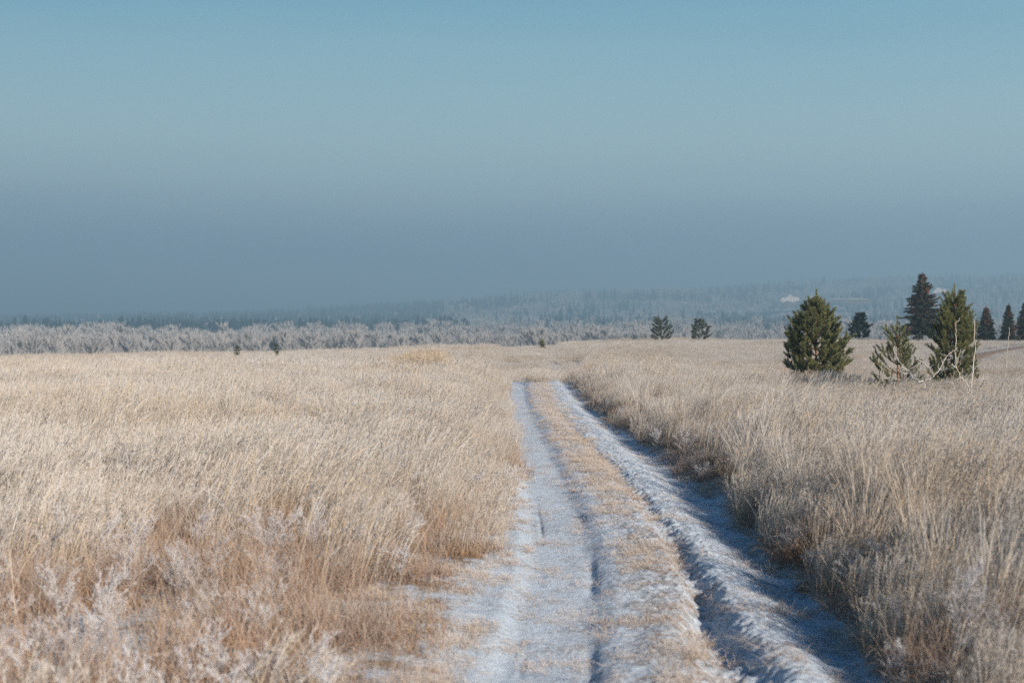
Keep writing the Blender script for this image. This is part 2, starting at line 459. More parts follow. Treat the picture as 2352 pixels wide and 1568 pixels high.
_gn = {}
def scatter(name, pts, rot, scl, idx, meshes, material):
    col = D.collections.new(name + '_templates')
    for k, me in enumerate(meshes):
        if not me.materials: me.materials.append(material)
        o = D.objects.new('%s_template_%02d' % (name, k), me); col.objects.link(o)
    me = D.meshes.new(name)
    pts = np.asarray(pts, np.float32)
    me.vertices.add(len(pts)); me.vertices.foreach_set('co', pts.ravel())
    a = me.attributes.new('rot', 'FLOAT_VECTOR', 'POINT'); a.data.foreach_set('vector', np.asarray(rot, np.float32).ravel())
    a = me.attributes.new('scl', 'FLOAT_VECTOR', 'POINT'); a.data.foreach_set('vector', np.asarray(scl, np.float32).ravel())
    a = me.attributes.new('pick', 'INT', 'POINT'); a.data.foreach_set('value', np.asarray(idx, np.int32))
    me.materials.append(material)
    o = D.objects.new(name, me); C.objects.link(o)
    ng = D.node_groups.new(name + '_scatter', 'GeometryNodeTree')
    ng.interface.new_socket('Geometry', in_out='INPUT', socket_type='NodeSocketGeometry')
    ng.interface.new_socket('Geometry', in_out='OUTPUT', socket_type='NodeSocketGeometry')
    N = ng.nodes; L = ng.links
    gi = N.new('NodeGroupInput'); go = N.new('NodeGroupOutput')
    ci = N.new('GeometryNodeCollectionInfo'); ci.inputs['Collection'].default_value = col
    ci.inputs['Separate Children'].default_value = True; ci.inputs['Reset Children'].default_value = True
    iop = N.new('GeometryNodeInstanceOnPoints'); iop.inputs['Pick Instance'].default_value = True
    def na(nm, ty):
        x = N.new('GeometryNodeInputNamedAttribute'); x.data_type = ty; x.inputs['Name'].default_value = nm
        return [q for q in x.outputs if q.enabled and q.name == 'Attribute'][0]
    L.new(gi.outputs[0], iop.inputs['Points']); L.new(ci.outputs[0], iop.inputs['Instance'])
    L.new(na('pick', 'INT'), iop.inputs['Instance Index']); L.new(na('rot', 'FLOAT_VECTOR'), iop.inputs['Rotation'])
    L.new(na('scl', 'FLOAT_VECTOR'), iop.inputs['Scale']); L.new(iop.outputs[0], go.inputs[0])
    md = o.modifiers.new('scatter', 'NODES'); md.node_group = ng
    return o

# ------------------------------------------------------------------ grass tufts
def disc(n, r):
    a = rng.random(n) * 2 * np.pi; q = np.sqrt(rng.random(n)) * r
    return np.stack([q * np.cos(a), q * np.sin(a), np.zeros(n) - .02], 1)

def tall_tuft(n=105, r=.36, h=(.50, .92), w=.0052, heads=True, leaves=90):
    mb = MB()
    root = disc(n, r); H = rng.uniform(*h, n); rn = rng.random(n)
    az = rng.normal(0, .75, n)
    P = ribbons(mb, root, az, rng.uniform(.02, .24, n), rng.gamma(2., .17, n), H, rng.uniform(.7, 1.25, n) * w, 5, rn, tip=.5)
    if heads:                                      # narrow feathery panicle on the top fifth
        nb = 13
        k = rng.uniform(0, 1, (n, nb))
        top = P[:, 5]; low = P[:, 4]
        base = low[:, None] + (top - low)[:, None] * k[..., None]
        d = (top - low); d /= np.linalg.norm(d, axis=1)[:, None]
        dirs = d[:, None] * 1.0 + rng.normal(0, .38, (n, nb, 3))
        spikes(mb, base.reshape(-1, 3), dirs.reshape(-1, 3), rng.uniform(.025, .065, n * nb), w * .9, np.repeat(rn, nb), 1., .85, 1.)
    # basal leaves, arching
    m = leaves
    ribbons(mb, disc(m, r), rng.random(m) * 6.28, rng.uniform(.1, .5, m), rng.uniform(.5, 1.8, m), rng.uniform(.22, .50, m), w * 1.2, 4, rng.random(m), t0=0., tip=.2)
    return mb.mesh('tall_tuft')

def bunch(n=130):
    """dense fountain of long stiff frosted blades"""
    mb = MB()
    ribbons(mb, disc(n, .09), rng.random(n) * 6.28, rng.uniform(.03, .42, n), rng.gamma(2., .12, n), rng.uniform(.45, .95, n), rng.uniform(.004, .0075, n), 6, rng.random(n), tip=.35)
    return mb.mesh('bunch')

def far_tuft(n=60, r=.55):
    mb = MB()
    root = disc(n, r); H = rng.uniform(.42, .86, n); rn = rng.random(n)
    P = ribbons(mb, root, rng.normal(0, .9, n), rng.uniform(0, .15, n), rng.gamma(2., .14, n), H, .0075, 3, rn, tip=.6)
    nb = 5
    base = (P[:, 2][:, None] * (1 - (k := rng.random((n, nb)))[..., None]) + P[:, 3][:, None] * k[..., None]).reshape(-1, 3)
    spikes(mb, base, np.array([0, 0, 1.]) + rng.normal(0, .35, (n * nb, 3)), rng.uniform(.05, .10, n * nb), .011, np.repeat(rn, nb), 1., .85, 1.)
    m = 50
    ribbons(mb, disc(m, r), rng.random(m) * 6.28, rng.uniform(.1, .5, m), rng.uniform(.4, 1.5, m), rng.uniform(.25, .45, m), .009, 3, rng.random(m))
    return mb.mesh('far_tuft')

def dry_tuft(n=120, r=.30):
    """tangled dead leaves and curls"""
    mb = MB()
    ribbons(mb, disc(n, r), rng.random(n) * 6.28, rng.uniform(.1, 1.0, n), rng.uniform(.6, 2.6, n), rng.uniform(.14, .42, n), rng.uniform(.003, .0078, n), 6, rng.random(n), tip=.2)
    m = 45
    ribbons(mb, disc(m, r), rng.random(m) * 6.28, rng.uniform(.0, .35, m), rng.uniform(.1, .7, m), rng.uniform(.3, .58, m), .0028, 4, rng.random(m), tip=.4)
    k = 70   # litter
    b = disc(k, r); b[:, 2] = rng.uniform(.0, .07, k)
    ribbons(mb, b, rng.random(k) * 6.28, rng.uniform(1.1, 1.6, k), rng.uniform(-.4, .5, k), rng.uniform(.06, .2, k), .005, 3, rng.random(k), t0=0.)
    return mb.mesh('dry_tuft')

def turf_tuft(n=130, r=.15, h=(.03, .10)):
    mb = MB()
    ribbons(mb, disc(n, r), rng.random(n) * 6.28, rng.uniform(.2, 1.2, n), rng.uniform(.3, 1.5, n), rng.uniform(*h, n), .003, 3, rng.random(n), tip=.3)
    k = 40
    b = disc(k, r); b[:, 2] = rng.uniform(.0, .02, k)
    ribbons(mb, b, rng.normal(3.14, .9, k), rng.uniform(1.3, 1.6, k), rng.uniform(-.2, .2, k), rng.uniform(.05, .14, k), .0032, 2, rng.random(k), t0=.1)
    return mb.mesh('turf_tuft')

def weed_plant(h=.5, spread=.5, fuzz=True, w=.0032):
    """twiggy frosted forb: branching stems with fine side twigs"""
    mb = MB()
    def grow(p, d, L, wd, lvl):
        d = d / np.linalg.norm(d)
        steps = 4
        P = [p]
        for i in range(steps):
            d = d + np.array([random.gauss(0, .10), random.gauss(0, .10), .04 if lvl else .0]); d /= np.linalg.norm(d)
            P.append(P[-1] + d * L / steps)
        P = np.array(P)
        tube(mb, P, np.linspace(wd, wd * .6, steps + 1) / 2, 3, (0, random.random(), 0))
        t_ = mb.A[-1]; t_[:, 0] = np.clip(P[:, 2].repeat(3) / h, 0, 1)
        if fuzz:
            k = int(L * 300)
            if k:
                q = rng.random(k); ii = (q * steps).astype(int).clip(0, steps - 1); fr = (q * steps - ii)[:, None]
                base = P[ii] * (1 - fr) + P[ii + 1] * fr
                spikes(mb, base, rng.normal(0, 1, (k, 3)) + d * .8, rng.uniform(.008, .026, k), .0024, rng.random(k), 0, .8, 1.)
        if lvl < 3:
            for j in range(random.randint(3, 5) if lvl < 2 else random.randint(2, 3)):
                q = random.uniform(.3, 1.); ii = min(steps - 1, int(q * steps)); b = P[ii]
                a = random.random() * 6.28
                side = np.array([math.cos(a), math.sin(a), 0]) * spread
                grow(b, d + side * 1.4, L * random.uniform(.38, .62), wd * .72, lvl + 1)
    for k in range(random.randint(1, 2)):
        grow(np.array([random.uniform(-.05, .05), random.uniform(-.05, .05), -.02]), np.array([random.gauss(0, .12), random.gauss(0, .12), 1.]), h * .62, w * 1.2, 0)
    return mb.mesh('weed')

def arch_stem():
    """few long arching frosted stems with a drooping feathery head"""
    mb = MB(); n = 4
    P = ribbons(mb, disc(n, .08), rng.random(n) * 6.28, rng.uniform(.1, .35, n), rng.uniform(1.2, 2.4, n), rng.uniform(.6, .95, n), .0030, 9, rng.random(n), tip=.9)
    for i in range(n):
        k = 70; q = rng.uniform(5.0, 9., k); ii = q.astype(int).clip(0, 8); fr = (q - ii)[:, None]
        base = P[i, ii] * (1 - fr) + P[i, ii + 1] * fr
        d = P[i, ii + 1] - P[i, ii]; d /= np.linalg.norm(d, axis=1)[:, None]
        spikes(mb, base, d + rng.normal(0, .35, (k, 3)), rng.uniform(.012, .03, k), .0022, rng.random(k), 1., .8, 1.)
    return mb.mesh('arch')

def plume(n=9):
    """tall single stems that stand above the sward, with nodding feathery heads"""
    mb = MB()
    K = 8
    P = ribbons(mb, disc(n, .4), rng.normal(0, .6, n), rng.uniform(.05, .30, n), rng.gamma(3., .22, n), rng.uniform(.82, 1.22, n), rng.uniform(.0042, .0062, n), K, rng.random(n), tip=.6)
    for i in range(n):
        k = 60; q = rng.uniform(K - 2.2, K - .01, k); ii = q.astype(int).clip(0, K - 1); fr = (q - ii)[:, None]
        base = P[i, ii] * (1 - fr) + P[i, ii + 1] * fr
        d = P[i, ii + 1] - P[i, ii]; d /= np.linalg.norm(d, axis=1)[:, None]
        spikes(mb, base, d + rng.normal(0, .28, (k, 3)), rng.uniform(.03, .06, k), .0042, rng.random(), 1., .8, 1.)
    return mb.mesh('plume')

XW = .375
def sample(Y0, Y1, rho, margin=1.6):
    """points with density rho(Y) per m2 over the visible wedge"""
    yy = np.linspace(Y0, Y1, 2000)
    w = (2 * XW * yy + 2 * margin); dens = rho(yy) * w
    tot = np.trapezoid(dens, yy) if hasattr(np, 'trapezoid') else np.trapz(dens, yy)
    n = int(tot)
    cdf = np.cumsum(dens); cdf /= cdf[-1]
    Y = np.interp(rng.random(n), cdf, yy)
    X = (rng.random(n) * 2 - 1) * (XW * Y + margin)
    return X, Y

def place(X, Y, keep, zoff=0.):
    X, Y = X[keep], Y[keep]
    return np.stack([X, Y, height(X, Y) + zoff], -1)

def rots(n, ax=.10, ay=0., j=.07):
    return tilt_euler(rng.random(n) * 6.28, rng.normal(ax, j, n), rng.normal(ay, j, n))

def uscl(n, a, b, p=None):
    s = rng.uniform(a, b, n)
    if p is not None: s = s * p
    return np.stack([s, s, s * rng.uniform(.9, 1.1, n)], -1)

# ---- tall frosted grass (fields on both sides)
T = [tall_tuft() for _ in range(6)] + [tall_tuft(80, .34, (.35, .62), leaves=110) for _ in range(2)] + [far_tuft() for _ in range(5)] + [bunch() for _ in range(4)]
X, Y = sample(6.0, 112, lambda y: np.where(y < 34, 14.5 * np.minimum(1, (14 / y) ** .6), 8.5 * (34 / y) ** .55))
L, R = edgeL(Y), edgeR(Y)
right = X > R + .12 + .12 * rng.random(len(X))
dl = L - X
near = sstep(19, 10, Y)
patch = fbm(X * .35, Y * .35, 3, 71)
leftp = (1 - near) * (dl > .15) + near * np.where(dl > 1.2, .17 - .13 * sstep(12, 9., Y), .05) * (dl > .4) * (patch > -.25)
left = (X < L) & (rng.random(len(X)) < leftp * (1 + .5 * patch))
beyond = (Y > 49. + 1.6 * perlin(X * 1.1, 2.) - 3.0 * np.exp(-((X - ctr(Y) + .05) / .32) ** 2) - 3.5 * rng.random(len(X)) ** 2) & (X > L - 1) & (X < R + 1)
ftd = far_track_d(X, Y)
# the low verge gap on the right at 18-21 m
gap = np.exp(-((Y - 19.3) / 1.9) ** 2) * sstep(1.0, .3, X - R)
keep = (right & (rng.random(len(X)) > gap * .97)) | left | beyond
keep &= (ftd > 1.2) & (Y < 110)
keep &= ~((np.abs(ftd) < 7) & (X > 20) & (rng.random(len(X)) < .45))
pts = place(X, Y, keep)
Xk, Yk = X[keep], Y[keep]; n = len(Xk)
far = rng.random(n) < sstep(30, 40, Yk)
low = (rng.random(n) < .20 + .5 * ((Xk < edgeL(Yk)) & (Yk < 20)))
idx = np.where(far, 8 + rng.integers(0, 5, n), np.where(low, 6 + rng.integers(0, 2, n), rng.integers(0, 6, n)))
dR = Xk - edgeR(Yk)
dL = edgeL(Yk) - Xk
hs = np.where(dL > 0, .34 + .54 * sstep(.0, 1.6, dL), .46 + .46 * sstep(.1, 1.4, dR))
hs = hs * (1 - .22 * sstep(17, 26, Yk) * (dR > 0))
hs = hs * (1 + .20 * fbm(Xk * .25, Yk * .25, 3, 77) + .14 * fbm(Xk * 1.1, Yk * .9, 2, 78)) * (1 - .25 * sstep(48, 56, Yk))
hs = np.where((Xk > edgeL(Yk) - 1) & (Xk < edgeR(Yk) + 1) & (Yk > 48), hs * .75, hs)
hs = hs * (1 - .45 * sstep(.10, .16, Xk / Yk) * sstep(31, 36, Yk + (Xk / Yk < .24) * -4))
ax = rng.normal(.15, .07, n) - .40 * sstep(.6, .0, dR) * (dR > 0); ay = rng.normal(.0, .07, n)
ax = ax - .22 * sstep(1.2, .0, dL) * (dL > 0)
rot = tilt_euler(rng.random(n) * 6.28, ax, ay)
# the windward lean is baked toward +x: keep the tuft's own heading near zero
rot = tilt_euler(rng.normal(0, .5, n), ax, ay)
s = hs * rng.uniform(.88, 1.12, n)
by = np.array([8.2, 9.1, 9.8, 10.6, 11.3, 11.9, 12.6, 13.2, 13.9, 14.6, 15.1, 15.8, 16.6, 17.3, 22.5, 24, 26.5, 29, 31, 34, 38, 10.2, 12.2, 14.2])
bx = edgeR(by) + rng.uniform(.25, .9, len(by)); bx[-3:] += .9
pts = np.concatenate([pts, np.stack([bx, by, height(bx, by)], -1)])
nb_ = len(by); idx = np.concatenate([idx, 13 + rng.integers(0, 4, nb_)])
rot = np.concatenate([rot, tilt_euler(rng.random(nb_) * 6.28, rng.normal(.05, .08, nb_), rng.normal(0, .06, nb_))]); s = np.concatenate([s, rng.uniform(.75, 1.1, nb_)])
gr = scatter('tall_grass', pts, rot, np.stack([np.maximum(s, .62), np.maximum(s, .62), s], -1), idx, T, M['tall'])
stuff(gr, 'tall pale frosted grass filling the fields beside the track', 'grass')
print('tall', n)

# ---- tangled dry grass
T = [dry_tuft() for _ in range(6)]
X, Y = sample(6.0, 60, lambda y: 11.5 * np.minimum(1, (13 / y) ** .9))
L, R = edgeL(Y), edgeR(Y); dl = L - X; dr = X - R
near = np.maximum(sstep(17.5, 10, Y), .85 * sstep(1.1, .4, dl) * sstep(34, 20, Y))
pa = fbm(X * .9, Y * .9, 3, 81)
lim = np.interp(Y, [6, 8, 10, 11.5, 14], [.85, .70, .40, .12, .0])     # frosty bare verge at the lower left
p = np.where(dl > 0, (.25 + .75 * near) * np.clip(.70 + 1.3 * pa, .08, 1) * np.maximum(sstep(-.15, .55, dl - lim + .35 * pa), .10 * (dl > .1) + .34 * sstep(12, 9, Y) * (dl > -.05)), 0)
p = np.maximum(p, np.where(dr > 0, .75 * sstep(0., .2, dr) * sstep(2.2, .7, dr) + .15, 0))
keep = (rng.random(len(X)) < p) & (far_track_d(X, Y) > 1.6) & (Y < 58)
pts = place(X, Y, keep); n = len(pts)
ds = .72 + .38 * sstep(0, 1.5, np.maximum(dl, dr)[keep])
gr = scatter('dry_grass', pts, rots(n, .05, 0, .15), uscl(n, .7, 1.1, ds), rng.integers(0, 6, n), T, M['dry'])
stuff(gr, 'tangled brown dry grass along the verges of the track', 'grass')
print('dry', n)

# ---- frosted twiggy weeds
T = [weed_plant(random.uniform(.4, .6), random.uniform(.4, .65)) for _ in range(7)] + [arch_stem() for _ in range(4)]
X, Y = sample(6.0, 45, lambda y: 10.0 * np.minimum(1, (12 / y) ** 1.2))
L, R = edgeL(Y), edgeR(Y); dl = L - X; dr = X - R
pa = fbm(X * .55, Y * .55, 3, 91)
p = np.where(dl > .5, sstep(21, 10, Y) * sstep(-.55, .15, pa) * sstep(.5, 1.6, dl) + .04, 0)
p = np.maximum(p, np.where(dr > .0, .35 * sstep(2.5, .5, dr) * sstep(30, 12, Y) + .03, 0))
p = np.maximum(p, np.where(dr > .6, .40 * sstep(.12, .40, pa) * sstep(5.5, 3., dr), 0))
keep = rng.random(len(X)) < p
pts = place(X, Y, keep); n = len(pts)
isarch = rng.random(n) < .09
idx = np.where(isarch, 7 + rng.integers(0, 4, n), rng.integers(0, 7, n))
gr = scatter('frosted_weeds', pts, rots(n, .08, 0, .12), uscl(n, .65, 1.15), idx, T, M['weed'])
stuff(gr, 'lacy hoar frosted weeds and arching stems among the dry grass', 'weeds')
print('weeds', n)

T = [plume() for _ in range(6)]
X, Y = sample(6.0, 60, lambda y: 3.0 * np.minimum(1, (18 / y) ** .8))
dl = edgeL(Y) - X; dr = X - edgeR(Y); pa = fbm(X * .5, Y * .5, 3, 171)
keep = (((dl > .8) & (rng.random(len(X)) < np.clip(.5 + .8 * pa, .05, 1) * (.35 + .65 * sstep(9, 14, Y)))) | ((dr > .5) & (rng.random(len(X)) < np.clip(.55 + .9 * pa, .05, 1)))) & (far_track_d(X, Y) > 3)
keep &= ~((X / Y > .10) & (Y > 26))
pts = place(X, Y, keep); n = len(pts)
gr = scatter('feather_grass', pts, tilt_euler(rng.normal(0, .5, n), rng.normal(.08, .08, n), rng.normal(0, .06, n)), uscl(n, .62, 1.0), rng.integers(0, 6, n), T, M['tall'])
stuff(gr, 'single tall feathery stems nodding above the frosted grass', 'grass')

GM = grass_mat('golden_straw', (.62, .46, .28), (.66, .45, .22), (.30, .18, .09), (.74, .69, .62), .45, .3)
n = 46
X = -3.1 + rng.normal(0, .42, n); Y = 46 + rng.normal(0, 2.0, n); keep = np.ones(n, bool)
pts = place(X, Y, keep)
gr = scatter('golden_grass', pts, tilt_euler(rng.normal(0, .5, n), rng.normal(.1, .08, n), rng.normal(0, .06, n)), uscl(n, .95, 1.2), rng.integers(0, 3, n), [tall_tuft(70, .3, (.6, .95), .007) for _ in range(3)], GM)
stuff(gr, 'patch of golden uprights in the pale field left of the far end of the track', 'grass')

# ---- short turf on the middle strip, verges and scattered straws
T = [turf_tuft() for _ in range(4)] + [turf_tuft(60, .12, (.06, .16)) for _ in range(3)] + [turf_tuft(14, .10, (.015, .05)) for _ in range(3)]
X, Y = sample(6.0, 50, lambda y: 130 * np.minimum(1, (10 / y) ** 1.0) * (np.minimum(1, 6 / (.72 * y))), .5)
# concentrate on the corridor
Xc = edgeL(Y) - 1.4 + (edgeR(Y) - edgeL(Y) + 2.0) * rng.random(len(Y)); X = Xc
s_ = X - ctr(Y); pa = fbm(X * 2.2, Y * 1.6, 3, 101); dl = edgeL(Y) - X; dr = X - edgeR(Y)
mid = np.exp(-np.abs((s_ + .03) / .29) ** 3)
bare = sstep(17.5, 12.5, Y) * .80
p = mid * np.clip(.92 - bare * 1.02 + .65 * pa, .01, 1)
p = np.maximum(p, .16 * np.exp(-((s_ - .12) / .10) ** 2) * sstep(14, 10, Y) * (.5 + pa))
p = np.maximum(p, .62 * (1 - .35 * sstep(14, 10, Y)) * sstep(-.22, .20, dl) * np.clip(.55 + pa, 0, 1))
p = np.maximum(p, .8 * sstep(-.15, .15, dr) * np.clip(.7 + pa, 0, 1))
p = np.maximum(p, .8 * np.exp(-((Y - 19.3) / 2.2) ** 2) * sstep(-.35, .0, dr))
p = np.maximum(p, .09 + .14 * np.clip(pa, 0, 1))
comb = np.exp(-((s_ - .95) / .36) ** 2)
p = np.maximum(p, .165 * comb)
keep = (rng.random(len(X)) < p) & (Y < 52)
zo = .005 * np.ones(keep.sum())
pts = place(X, Y, keep); pts[:, 2] += zo; n = len(pts)
pk = p[keep]
idx = np.where(pk < .17, 7 + rng.integers(0, 3, n), np.where(rng.random(n) < .15, 4 + rng.integers(0, 3, n), rng.integers(0, 4, n)))
gr = scatter('short_grass', pts, rots(n, .0, 0, .12), uscl(n, .6, 1.15), idx, T, M['turf'])
stuff(gr, 'short straw coloured turf on the middle strip of the track', 'grass')
print('turf', n)

# ------------------------------------------------------------------ conifers near and middle
def brush(mb, p, d, L, r, n, w, rnd):
    """one shoot clothed in needles"""
    d = d / np.linalg.norm(d)
    q = rng.random(n)
    base = p + d * (q * L)[:, None]
    o = rng.normal(0, 1, (n, 3)); o -= (o @ d)[:, None] * d; o /= np.linalg.norm(o, axis=1)[:, None]
    dirs = o + d * rng.uniform(.5, 1.1, n)[:, None]
    spikes(mb, base, dirs, r * rng.uniform(.8, 1.25, n), w, np.clip(rnd + rng.normal(0, .15, n), 0, 1), 0, .2, 1.)

def make_pine(H, Wd, seed, prof, nw=None, shootL=.22, nr=.075, nw_=.009, leader=.30, up=.9, nd=62, lead2=0, bare=0., per=6, dens=1.):
    """young Scots pine: whorls of ascending branches ending in upright candle-like shoots"""
    global rng
    st = rng; rng = np.random.default_rng(seed)
    tr = MB(); fo = MB()
    bend = rng.normal(0, .03, 2)
    def axis(z): return np.array([bend[0] * z * z / H, bend[1] * z * z / H, z])
    zz = np.linspace(-.1, H - leader * .3, 9)
    tube(tr, [axis(z) for z in zz], np.linspace(.045, .010, 9) * (H / 3) ** .7, 7)
    brush(fo, axis(H - leader), np.array([0, 0, 1.]), leader, nr, int(nd * leader / shootL * 1.3), nw_, .8)
    nwh = nw or int(H / .24)
    for w in range(nwh):
        f = (w + .4) / nwh
        z = (.06 + .93 * f ** .95) * (H - leader * .85)
        Lb = prof(z / H) * Wd / 2
        if Lb < .05: continue
        if rng.random() < bare: continue
        nb = per + int(rng.integers(-1, 2))
        a0 = rng.random() * 6.28
        for b in range(nb):
            a = a0 + b * 6.283 / nb + rng.normal(0, .22)
            L = Lb * rng.uniform(.72, 1.12)
            el = rng.uniform(.0, .40) + .62 * (z / H) * up
            steps = 5; P = [axis(z)]; e = el * .7
            for s in range(steps):
                e += (1.2 * up - e) * .11
                P.append(P[-1] + np.array([math.cos(a) * math.cos(e), math.sin(a) * math.cos(e), math.sin(e)]) * L / steps)
            P = np.array(P)
            tube(tr, P, np.linspace(.014, .004, steps + 1) * (H / 3) ** .5, 4)
            nsh = max(2, int((2 + L / .085) * dens))
            for k in range(nsh):
                q = rng.uniform(.38, 1.) if k else 1.
                ii = min(steps - 1, int(q * steps)); pp = P[ii] + (P[ii + 1] - P[ii]) * (q * steps - ii)
                dd = P[ii + 1] - P[ii]; dd /= np.linalg.norm(dd)
                side = rng.normal(0, .38, 3); side[2] *= .3
                dr_ = dd * .6 + side + np.array([0, 0, .62 * up])
                brush(fo, pp, dr_, shootL * rng.uniform(.6, 1.15), nr, nd, nw_, rng.uniform(.1, .8))
    for k in range(lead2):   # extra erect candles round the leader
        a = rng.random() * 6.28
        brush(fo, axis(H - leader * rng.choice([1., 1.6])), np.array([math.cos(a) * .33, math.sin(a) * .33, 1.]), leader * rng.uniform(.5, .8), nr * .9, int(nd * 1.3), nw_, .8)
    m1, m2 = tr.mesh('trunk', True), fo.mesh('foliage')
    rng = st
    return m1, m2

def plant(name, label, cat, px, Y, meshes, mats, names=('trunk', 'foliage'), group=None, sink=.02):
    x, y, z = at(px, Y)
    t = thing(name, label, cat, (x, y, z - sink), group)
    for nm, me, m in zip(names, meshes, mats): link(nm, me, m, t)
    return t

prof_round = lambda f: np.interp(f, [0, .1, .3, .42, .56, .70, .84, 1], [.90, 1.0, 1.10, 1.08, .84, .46, .17, .04])
prof_cone = lambda f: np.interp(f, [0, .3, .42, .50, .57, .8, .95, 1], [.85, 1.05, 1.0, .75, .38, .36, .2, .05])
prof_col = lambda f: np.interp(f, [0, .2, .4, .58, .72, .86, 1], [.8, 1.1, 1.15, 1.0, .60, .28, .06])

def top_h(px, py, Y):   # tree height so that its tip is at photo row py
    return at(px, Y, py)[2] - at(px, Y)[2]

nk = dict(nr=.060, nw_=.0075, shootL=.24, nd=150)
plant('pine_tree', 'dense bushy young green pine standing alone in the grass left of the other two pines', 'pine tree', 1875, 35,
      make_pine(top_h(1868, 662, 35), 1.50, 21, prof_round, nw=14, per=9, dens=1.15, leader=.42, lead2=5, **nk), (M['bark'], M['pine']))
plant('pine_tree', 'smallest sparse young pine with a thin bare leader between the two fuller pines', 'pine tree', 2063, 30,
      make_pine(top_h(2063, 722, 30), 1.18, 31, prof_cone, nw=8, per=5, dens=.70, leader=.42, lead2=3, nr=.048, nw_=.0065, shootL=.24, nd=140), (M['bark'], M['pine']))
plant('pine_tree', 'tall narrow young pine with upright shoots behind the frosted bare sapling', 'pine tree', 2192, 30,
      make_pine(top_h(2190, 650, 30), .96, 43, prof_col, nw=14, per=7, leader=.44, lead2=5, dens=.95, up=1.1, nr=.050, nw_=.0065, shootL=.27, nd=150), (M['bark'], M['pine']))
far_kw = dict(nr=.095, nw_=.022, shootL=.22, nd=46)
plant('pine_tree', 'small round pine on the field edge, left one of the pair at the middle right', 'pine tree', 1520, 100,
      make_pine(top_h(1520, 733, 100), 1.65, 51, lambda f: np.interp(f, [0, .4, .8, 1], [1., 1., .75, .3]), nw=6, per=6, leader=.2, dens=.8, **far_kw), (M['bark'], M['greypine']))
plant('pine_tree', 'small spreading pine on the field edge, right one of the pair at the middle right', 'pine tree', 1607, 100,
      make_pine(top_h(1609, 732, 100), 1.75, 61, lambda f: np.interp(f, [0, .4, .6, 1], [1., 1., .6, .2]), nw=6, per=6, leader=.2, dens=.7, lead2=3, **far_kw), (M['bark'], M['greypine']))
plant('pine_tree', 'stubby near black pine on the field edge between the dense pine and the big spruce', 'pine tree', 1976, 103,
      make_pine(top_h(1976, 717, 103), 1.75, 71, lambda f: np.interp(f, [0, .35, .55, .75, 1], [.95, 1.05, .55, .45, .2]), nw=8, per=7, leader=.25, dens=1.5, lead2=4, **far_kw), (M['bark'], M['darkpine']))
for px, py, w, lab, Yd in ((544, 791, .34, 'tiny dark bush on the far left edge of the field, left of two', 88), (636, 785, .22, 'tiny upright brown green bush on the field edge, right of two', 88),
                       (1246, 779, .26, 'tiny low green tuft of a pine on the field edge near the centre', 96)):
    plant('bush', lab, 'bush', px, Yd, make_pine(top_h(px, py, Yd), w, int(px), lambda f: 1 - .5 * f, nw=5, per=5, leader=.2, dens=.8, nr=.08, nw_=.02, shootL=.16, nd=40), (M['bark'], M['pine'] if px > 1000 else M['greypine']), sink=.0)

def make_spruce(H, Wd, seed, cones=0, dens=1.):
    global rng
    st = rng; rng = np.random.default_rng(seed)
    tr = MB(); fo = MB(); co = MB()
    tube(tr, [(0, 0, z) for z in np.linspace(-.2, H - .1, 10)], np.linspace(.11, .012, 10) * (H / 5.5), 8)
    z = .12 * H
    while z < H - .12:
        f = z / H
        Lb = Wd / 2 * (1 - f) ** .78 * (1.08 if f > .12 else .9) * rng.uniform(.68, 1.12)
        nb = int(7 + 5 * (1 - f))
        a0 = rng.random() * 6.28
        for b in range(nb):
            a = a0 + b * 6.283 / nb + rng.normal(0, .2)
            L = Lb * rng.uniform(.65, 1.15)
            e = .28 * f + .05 + rng.normal(0, .16); steps = 5; P = [np.array([0, 0, z])]
            for s in range(steps):
                ee = e - .5 * (1 - f) * (s / steps) * 1.1 + (.55 * max(0, s / steps - .55))
                P.append(P[-1] + np.array([math.cos(a) * math.cos(ee), math.sin(a) * math.cos(ee), math.sin(ee)]) * L / steps)
            P = np.array(P)
            tube(tr, P, np.linspace(.022, .006, steps + 1) * (H / 5.5), 4)
            n = int((40 + 150 * L) * dens)
            q = rng.uniform(.12, 1., n); ii = (q * steps).astype(int).clip(0, steps - 1); fr = (q * steps - ii)[:, None]
            base = P[ii] * (1 - fr) + P[ii + 1] * fr
            lat = np.array([-math.sin(a), math.cos(a), 0.]); fw = np.array([math.cos(a), math.sin(a), 0.])
            sg = rng.choice([-1, 1], n)[:, None]
            dirs = lat * sg * rng.uniform(.2, 1., (n, 1)) + fw * rng.uniform(.3, 1., (n, 1)) + np.array([0, 0, 1.]) * rng.normal(-.25, .40, (n, 1))
            spikes(fo, base, dirs, rng.uniform(.10, .26, n) * (.6 + .5 * (1 - f)), .045, rng.random(n), 0, .0, 1.)
            if cones and f > .35 and rng.random() < .42 * cones:
                for c in range(int(rng.integers(1, 3))):
                    p = P[-1 - int(rng.integers(0, 2))] + np.array([rng.normal(0, .04), rng.normal(0, .04), -.03])
                    tube(co, [p, p - (0, 0, .035), p - (0, 0, .08), p - (0, 0, .12)], [.010, .026, .022, .006], 6)
        z += (.10 + .07 * (1 - f)) * (H / 5.5) ** .5 * rng.uniform(.6, 1.5)
    brush(fo, np.array([0, 0, H - .35]), np.array([0, 0, 1.]), .35, .07, 60, .03, .6)
    r = [tr.mesh('trunk', True), fo.mesh('foliage')] + ([co.mesh('cones')] if cones else [])
    rng = st
    return r

